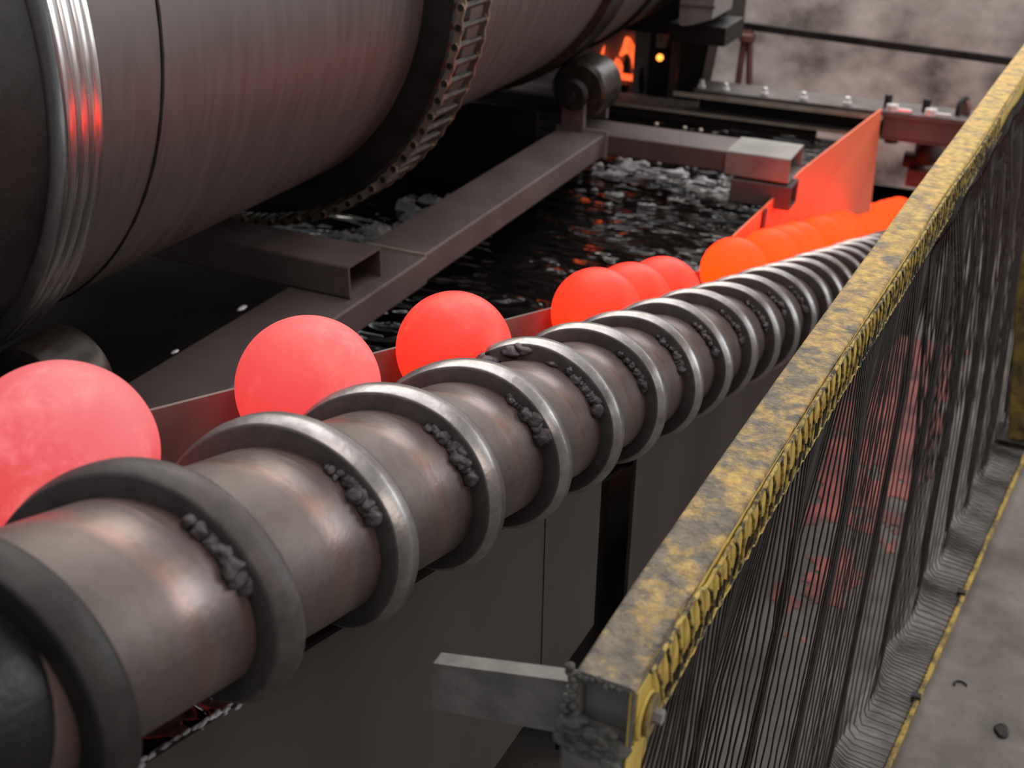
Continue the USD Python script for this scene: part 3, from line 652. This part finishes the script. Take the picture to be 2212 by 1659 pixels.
hr.part('post', sweep([(-1.118, 4.6, 0.49), (-1.138, 4.6, 0.70), (-1.14, 4.6, 0.735)], circ(0.014, 10), up=(0, 1, 0)), M_red, smooth=True)
hr.part('collar', cyl((-1.149, 4.6, 0.685), (-1.149, 4.6, 0.72), 0.034, 18, 0.006), M_red)
hr.part('foot', cyl((-1.14, 4.6, 0.475), (-1.14, 4.6, 0.492), 0.062, 24, 0.005), M_red)
hr.part('plinth', bbox(-1.33, -0.95, 4.5, 4.72, 0.0, 0.475), M_dark, smooth=False)

fu = Thing('furnace_front', 'grey furnace front with glowing orange openings behind the drum', 'furnace', (-1.5, 4.4, 0))
fu.part('front_plate', bbox(-2.05, -1.5, 4.42, 4.5, 0, 0.95), M_pale, smooth=False)
fl_ = {'a': [(-1.678, .655), (-1.703, .594), (-1.707, .581), (-1.686, .573), (-1.665, .566), (-1.662, .58), (-1.682, .615)],
       'b': [(-1.623, .612), (-1.642, .582), (-1.644, .544), (-1.63, .521), (-1.614, .52), (-1.599, .534), (-1.596, .577), (-1.607, .6)],
       'c': [(-1.589, .698), (-1.6, .659), (-1.612, .625), (-1.604, .617), (-1.589, .631), (-1.575, .636), (-1.56, .618), (-1.552, .582), (-1.527, .535), (-1.528, .63), (-1.551, .665), (-1.573, .695)]}
for k in fl_: fu.part('flame', prism(fl_[k], 1, 4.395, 4.405), M_flame, smooth=False)
fu.part('glowing_slot', bbox(-1.60, -1.535, 4.405, 4.42, 0.525, 0.548), M_flame, smooth=False)
fu.part('shutter', prism([(-1.588, .56), (-1.588, .60), (-1.577, .635), (-1.565, .62), (-1.556, .575), (-1.556, .555)], 1, 4.385, 4.394), M_grey, smooth=False)
fu.part('latch', bbox(-1.592, -1.562, 4.37, 4.395, 0.482, 0.516), M_black, smooth=False)
fu.part('sill', bbox(-1.63, -1.545, 4.36, 4.42, 0.462, 0.474), M_bright, smooth=False)
fu.part('rib', prism([(-1.515, 0.40), (-1.47, 0.40), (-1.452, 0.56), (-1.46, 0.75), (-1.515, 0.75)], 1, 4.30, 4.36), M_pale, smooth=False)
fu.part('slot', prism([(-1.478, .505), (-1.488, .55), (-1.484, .60), (-1.476, .61), (-1.466, .55), (-1.468, .515)], 1, 4.293, 4.302), M_black, smooth=False)
fu.part('door', bbox(-1.44, -1.335, 4.26, 4.34, 0.35, 0.80), M_dark, smooth=False)
fu.part('cylinder', cyl((-1.375, 4.22, 0.71), (-1.375, 4.22, 0.80), 0.024, 20, 0.004), M_pale)
fu.part('side_post', bbox(-1.335, -1.285, 4.20, 4.30, 0.0, 0.80), M_grey, smooth=False)
fu.part('spark', trimesh.creation.icosphere(subdivisions=2, radius=0.013).apply_translation((-1.343, 4.10, 0.697)), M_glow, smooth=True, label='small orange glowing point')
fu.part('spark_arm', cyl((-1.343, 4.11, 0.697), (-1.343, 4.26, 0.705), 0.008, 8), M_dark)
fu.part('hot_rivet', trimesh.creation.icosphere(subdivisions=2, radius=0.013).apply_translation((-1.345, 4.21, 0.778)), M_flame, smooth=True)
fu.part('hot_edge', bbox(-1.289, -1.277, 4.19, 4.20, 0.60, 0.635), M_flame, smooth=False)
cl = Thing('column', 'black steel column standing behind the tank end', 'column', (-1.24, 4.2, 0))
cl.part('web', prism([(-1.285, 0.0), (-1.215, 0.0), (-1.205, 0.52), (-1.165, 0.86), (-1.285, 0.86)], 1, 4.16, 4.30), M_black, smooth=False)
cl.part('lintel', bbox(-2.1, -1.12, 4.14, 4.41, 0.775, 0.96), M_black, smooth=False)
bb = Thing('bearing_block', 'grey bearing housing at the far end of the drum', 'bearing', (-1.15, 3.9, 0.86))
bb.part('housing', prism([(-1.205, .87), (-1.195, .863), (-1.162, .869), (-1.091, .894), (-1.085, 1.0), (-1.205, 1.0)], 1, 3.86, 4.1), M_pale, smooth=False)
bb.part('foot', bbox(-1.25, -1.05, 3.9, 4.13, 0.80, 0.862), M_black, smooth=False)
for z in (0.93, 0.98): bb.part('rib', bbox(-1.207, -1.083, 3.855, 3.862, z, z + 0.006), M_grey, smooth=False)
vs = Thing('valve_stand', 'dark red pipework stand right of the red plate', 'pipework', (-0.42, 4.3, 0))
vs.part('pipe', cyl((-0.39, 4.3, 0.33), (-0.39, 4.3, 0.53), 0.022, 16), M_darkred)
vs.part('pipe', cyl((-0.50, 4.3, 0.44), (-0.50, 4.3, 0.53), 0.025, 16), M_darkred)
vs.part('valve_body', rough_lump((-0.36, 4.27, 0.425), 0.045, 5, 3, 0.12), M_darkred, smooth=True)
vs.part('flange', cyl((-0.445, 4.3, 0.385), (-0.39, 4.3, 0.385), 0.03, 18, 0.004), M_darkred)
vs.part('cover', bbox(-0.42, -0.345, 4.25, 4.31, 0.30, 0.36), M_red, smooth=False)
vs.part('head_bar', bbox(-0.56, -0.30, 4.131, 4.33, 0.53, 0.545), M_darkred, smooth=False)
hw = Thing('hand_wheel', 'dull ring shaped wheel beside the yellow rail near the wall', 'wheel', (-0.27, 4.06, 0.6))
am = np.linspace(0, 2 * PI, 33)
hw.part('rim', sweep(np.stack([-0.262 + 0.012 * np.cos(am), 4.06 + 0.03 * np.cos(am), 0.645 + 0.036 * np.sin(am)], 1), circ(0.008, 8), caps=False, up=(1, 0, 0)), M_dark, smooth=True)
hw.part('disc', cyl((-0.262, 4.062, 0.645), (-0.25, 4.07, 0.645), 0.032, 24, 0.003), M_red)
hw.part('stem', cyl((-0.262, 4.06, 0.60), (-0.262, 4.06, 0.63), 0.010, 10), M_dark)

# ------------------------------------------------------------------ guard rail, posts
gr = Thing('guard_rail', 'dusty yellow square tube guard rail running beside the screw', 'rail', (-0.2, 1.6, 0))
ry = np.array([0.58, 0.65, 0.70, 0.9, 1.131, 1.441, 1.609, 1.786, 2.275, 2.7, 3.075, 3.6, 4.0])
rl = np.array([-0.2207, -0.2196, -0.2186, -0.2110, -0.2007, -0.1847, -0.1752, -0.1666, -0.1391, -0.1160, -0.0936, -0.063, -0.040])
ryd = np.linspace(0.58, 4.0, 60); rld = np.interp(ryd, ry, rl)
RW, RH, RT = 0.0462, 0.058, 1.04
path = np.stack([rld + RW / 2, ryd, np.full(60, RT - RH / 2)], 1)


def rr_prof(w, h, r):
    p = []
    for cx_, cy_, s in ((w / 2 - r, h / 2 - r, 0), (-w / 2 + r, h / 2 - r, 1), (-w / 2 + r, -h / 2 + r, 2), (w / 2 - r, -h / 2 + r, 3)):
        for q in range(4): p.append((cx_ + r * math.cos(PI / 2 * (s + q / 3)), cy_ + r * math.sin(PI / 2 * (s + q / 3))))
    return np.array(p)


tb = sweep(path, rr_prof(RW, RH, 0.004), caps=False)
inn = sweep(path[:4], rr_prof(RW - 0.008, RH - 0.008, 0.002), caps=False)
k16 = 16
lipf = [(j, (j + 1) % k16, k16 + (j + 1) % k16, k16 + j) for j in range(k16)]
lip = (np.vstack([np.array(tb.vertices)[:k16], np.array(inn.vertices)[:k16]]), lipf)
gr.part('tube', tb, M_yellow, smooth=40)
sidep = np.stack([rld + RW + 0.0004, ryd, np.full(60, RT - RH / 2 - 0.001)], 1); sidep[0, 1] = 0.582
gr.part('painted_side', sweep(sidep, [(-0.0006, -RH / 2 + 0.004), (0.0006, -RH / 2 + 0.004), (0.0006, RH / 2 - 0.004), (-0.0006, RH / 2 - 0.004)]), M_yellow2, smooth=False, label='brighter yellow painted side of the rail')
gr.part('tube_end', cat_(inn, lip), M_post, smooth=40, label='grey open end of the tube')
gr.part('end_plug', bbox(-0.216, -0.179, 0.592, 0.60, RT - RH + 0.005, RT - 0.005), M_pale, smooth=False)
gr.part('post', bbox(-0.2297, -0.1790, 0.578, 0.622, 0.0, RT - RH - 0.001, 0.003), M_post, smooth=False, label='greyed square post below the near end')
gr.part('post_face', bbox(-0.1788, -0.1775, 0.579, 0.628, 0.0, RT - 0.004), M_yellow2, smooth=False, label='yellow painted side of the post')
gr.part('bracket', plate([(-0.351, 0.598, 0.9312), (-0.222, 0.590, 0.966), (-0.222, 0.590, 1.019), (-0.348, 0.598, 0.981)], 0.014, (0.02, -1, 0)), M_post, smooth=False, label='grey flat bar sticking out to the left')
ms = []
for k in range(60):
    u = rng.uniform(0, 1); x = -0.227 + 0.042 * u
    ms.append(rough_lump((x, 0.576 + rng.uniform(-0.001, 0.006), RT - RH + 0.001 + rng.normal(0, 0.0055) - 0.004 * u), 0.0042 * rng.uniform(0.5, 1.4), 200 + k, 2, 0.8, (1.3, 0.8, 0.9)))
for k in range(9): ms.append(rough_lump((-0.224 + rng.normal(0, 0.002), 0.579, RT - RH + 0.02 + 0.005 * k), 0.003, 260 + k, 2, 0.5))
for k in range(8): ms.append(rough_lump((-0.222 + 0.005 * k, 0.580, RT - 0.004 + rng.normal(0, 0.0012)), 0.0024, 280 + k, 2, 0.5))
gr.part('slag_lump', cat_(*ms), M_lump, smooth=True, label='lumpy grey weld slag at the corner')
bx = -0.1745
gr.part('washer', cyl((bx, 0.600, RT - 0.040), (bx + 0.004, 0.600, RT - 0.040), 0.0195, 28, 0.0012), M_yellow2, label='yellow round washer')
gr.part('washer', cyl((bx + 0.0045, 0.602, RT - 0.040), (bx + 0.008, 0.602, RT - 0.040), 0.0165, 28, 0.001), M_yellowdark)
gr.part('bolt', cyl((bx + 0.008, 0.603, RT - 0.040), (bx + 0.015, 0.603, RT - 0.040), 0.0062, 6), M_post)
fp = Thing('fence_post', 'grimy yellow post behind the net at the right edge', 'post', (0.09, 3.02, 0))
pth = [(0.112, 3.02, 0.03), (0.03, 3.02, 0.55), (-0.042, 3.02, 0.98)]
fp.part('post', sweep(pth, rr_prof(0.05, 0.05, 0.004), up=(0, 1, 0)), M_yellowdark, smooth=40)
fp.part('base_plate', bbox(0.055, 0.175, 2.97, 3.08, 0.018, 0.03), M_dark, smooth=False)

kb = Thing('kerb', 'low floor kerb with a chipped yellow edge under the net', 'kerb', (0, 1.8, 0))
ky = np.linspace(0.66, 4.2, 40)
kx = -0.0099 + (ky - 1.68) * 0.1164
kb.part('edge_angle', sweep(np.stack([kx, ky, np.full(40, 0.011)], 1), rr_prof(0.010, 0.020, 0.002)), M_kerb, smooth=40, label='yellow painted edge')
kb.part('plate', sweep(np.stack([kx - 0.052, ky, np.full(40, 0.007)], 1), rr_prof(0.09, 0.012, 0.002)), M_post, smooth=40)
for y in (1.86, 2.24): kb.part('clip', bbox(kx[np.argmin(abs(ky - y))] - 0.010, kx[np.argmin(abs(ky - y))] + 0.008, y - 0.007, y + 0.007, 0.012, 0.027), M_black, smooth=False)

# ------------------------------------------------------------------ net
net = Thing('safety_net', 'black cord safety net laced to the rail and draped to the floor', 'net', (-0.12, 1.8, 0))


def rail_x(y): return np.interp(y, ry, rl) + RW


def kerb_x(y): return -0.0099 + (y - 1.68) * 0.1164


def net_pt(Y, v):
    """Y: place along the rail, v: 0 at the rail's lower edge .. 1 at the kerb's edge."""
    Y = np.asarray(Y, float); v = np.asarray(v, float)
    yb = Y - 0.16 * v - 0.06 * np.sin(2.3 * Y) * v
    amp = np.clip(v * 6, 0, 1) * (1 - 0.75 * np.clip((v - 0.8) / 0.2, 0, 1))
    phs = 2 * PI * (Y / 0.27 + 0.25 * np.sin(1.9 * Y)) + 0.8 * v
    yy = yb + amp * 0.019 * np.sin(phs)
    vd = np.clip(v / 0.88, 0, 1)                                       # falls, then spreads over the kerb
    xt = rail_x(np.clip(Y, 0.58, 4)) + 0.006
    xe = kerb_x(yy)
    x = xt + (xe - 0.085 - xt) * vd ** 0.9 + 0.083 * np.clip((v - 0.88) / 0.12, 0, 1) + amp * 0.014 * np.cos(phs) * (v < 0.88)
    z = (RT - RH - 0.002) * (1 - vd) + 0.022 + 0.004 * np.sin(phs)
    return np.stack([x, yy, z], -1)


nstr, nseg = 275, 30
Ys = 0.63 + np.arange(nstr) * 0.0122; Ys = Ys + 0.012 * np.sin(Ys * 31) + 0.008 * np.sin(Ys * 13.3 + 1)
vv_ = np.linspace(0, 1, nseg + 1)
V = []; Fq = []
base = 0
k4 = 4
for sidx, Y0 in enumerate(Ys):
    zig = 0.0011 * ((np.arange(nseg + 1) + sidx) % 2 * 2 - 1) * np.clip(vv_ * 8, 0, 1)
    p = net_pt(Y0 + zig + rng.normal(0, 0.0006), vv_)
    t = np.gradient(p, axis=0); t /= np.linalg.norm(t, axis=1)[:, None]
    s1 = np.cross(t, (1.0, 0.1, 0)); s1 /= np.linalg.norm(s1, axis=1)[:, None]; s2 = np.cross(t, s1)
    rad = 0.00125 if Y0 < 2.2 else 0.0014
    for q in range(k4):
        pass
    ring = np.stack([p + rad * (math.cos(a) * s1 + math.sin(a) * s2) for a in np.arange(k4) * PI / 2], 1).reshape(-1, 3)
    V.append(ring); i = np.arange(nseg)[:, None] * k4 + base; j = np.arange(k4)[None, :]; j2 = (j + 1) % k4
    Fq.append(np.stack([i + j, i + k4 + j, i + k4 + j2, i + j2], -1).reshape(-1, 4)); base += len(ring)
for kx_ in range(110):                        # slack strands crossing the other way on the far part
    Y0 = 1.75 + 0.018 * kx_
    vs_ = np.linspace(0.02, 0.62, 19); p = net_pt(Y0 - 0.05 + 0 * vs_, vs_); p[:, 1] += 0.75 * (vs_ - 0.02); p[:, 0] += 0.004 + 0.09 * (vs_ - 0.02) * 0.4
    t = np.gradient(p, axis=0); t /= np.linalg.norm(t, axis=1)[:, None]
    s1 = np.cross(t, (1.0, 0.1, 0)); s1 /= np.linalg.norm(s1, axis=1)[:, None]; s2 = np.cross(t, s1)
    ring = np.stack([p + 0.0016 * (math.cos(a) * s1 + math.sin(a) * s2) for a in np.arange(4) * PI / 2], 1).reshape(-1, 3)
    V.append(ring); i = np.arange(18)[:, None] * 4 + base; j = np.arange(4)[None, :]; j2 = (j + 1) % 4
    Fq.append(np.stack([i + j, i + 4 + j, i + 4 + j2, i + j2], -1).reshape(-1, 4)); base += len(ring)
net.part('netting', (np.vstack(V), np.vstack(Fq)), M_net, smooth=True, kind='stuff')
# lacing cord along the rail's edge and its hanging loops
ly = np.linspace(0.60, 3.9, 330)
sag = 0.004 + 0.007 * (0.5 + 0.5 * np.sin(ly * 9.0 + 1.2)) * (ly > 0.72)
lpath = np.stack([rail_x(ly) + 0.0035, ly, RT + 0.001 - sag * (ly > 0.7) * 1.0 + 0.0012 * np.sin(ly * 420)], 1)
net.part('lacing_cord', sweep(lpath, circ(0.0021, 6)), M_cord, smooth=True, label='yellow splashed cord along the rail edge')
LY = np.concatenate([np.arange(0.612, 1.25, 0.0235), np.arange(1.25, 2.4, 0.019)])
for y in LY:
    s = 0.004 + 0.007 * (0.5 + 0.5 * math.sin(y * 9.0 + 1.2)) * (y > 0.72)
    x = float(rail_x(y)); dy = rng.uniform(-0.004, 0.018)
    pts_ = [(x + 0.0035, y, RT - s), (x + 0.006, y + dy * 0.5, RT - 0.022), (x + 0.0065, y + dy, RT - 0.042), (x + 0.006, y + dy * 0.7 - 0.004, RT - RH + 0.002)]
    tt = np.linspace(0, 1, 7); P = np.array(pts_); 
    cp_ = np.array([np.interp(tt, np.linspace(0, 1, 4), P[:, c]) for c in range(3)]).T
    net.part('loop', sweep(cp_, circ(0.0017, 5), up=(0, 1, 0)), M_cord, smooth=True)
by = np.linspace(0.62, 2.6, 180)
net.part('head_cord', sweep(np.stack([rail_x(by) + 0.0065, by, RT - RH + 0.004 + 0.003 * np.sin(by * 260)], 1), circ(0.0015, 6)), M_cord, smooth=True)

# bits lying on the walkway
am = np.linspace(0.3, 3.6, 12)
single('wire_offcut', sweep(np.stack([0.083 + 0.012 * np.cos(am), 1.955 + 0.012 * np.sin(am), np.full(12, 0.003)], 1), circ(0.0022, 6)), M_dark, 'small curled dark wire offcut on the walkway floor', 'wire', smooth=True)
single('slag_chip', rough_lump((0.168, 1.86, 0.003), 0.009, 31, 2, 0.7, (1.2, 1.5, 0.6)), M_dark, 'dark slag chip on the walkway at the right edge', 'chip', smooth=True)
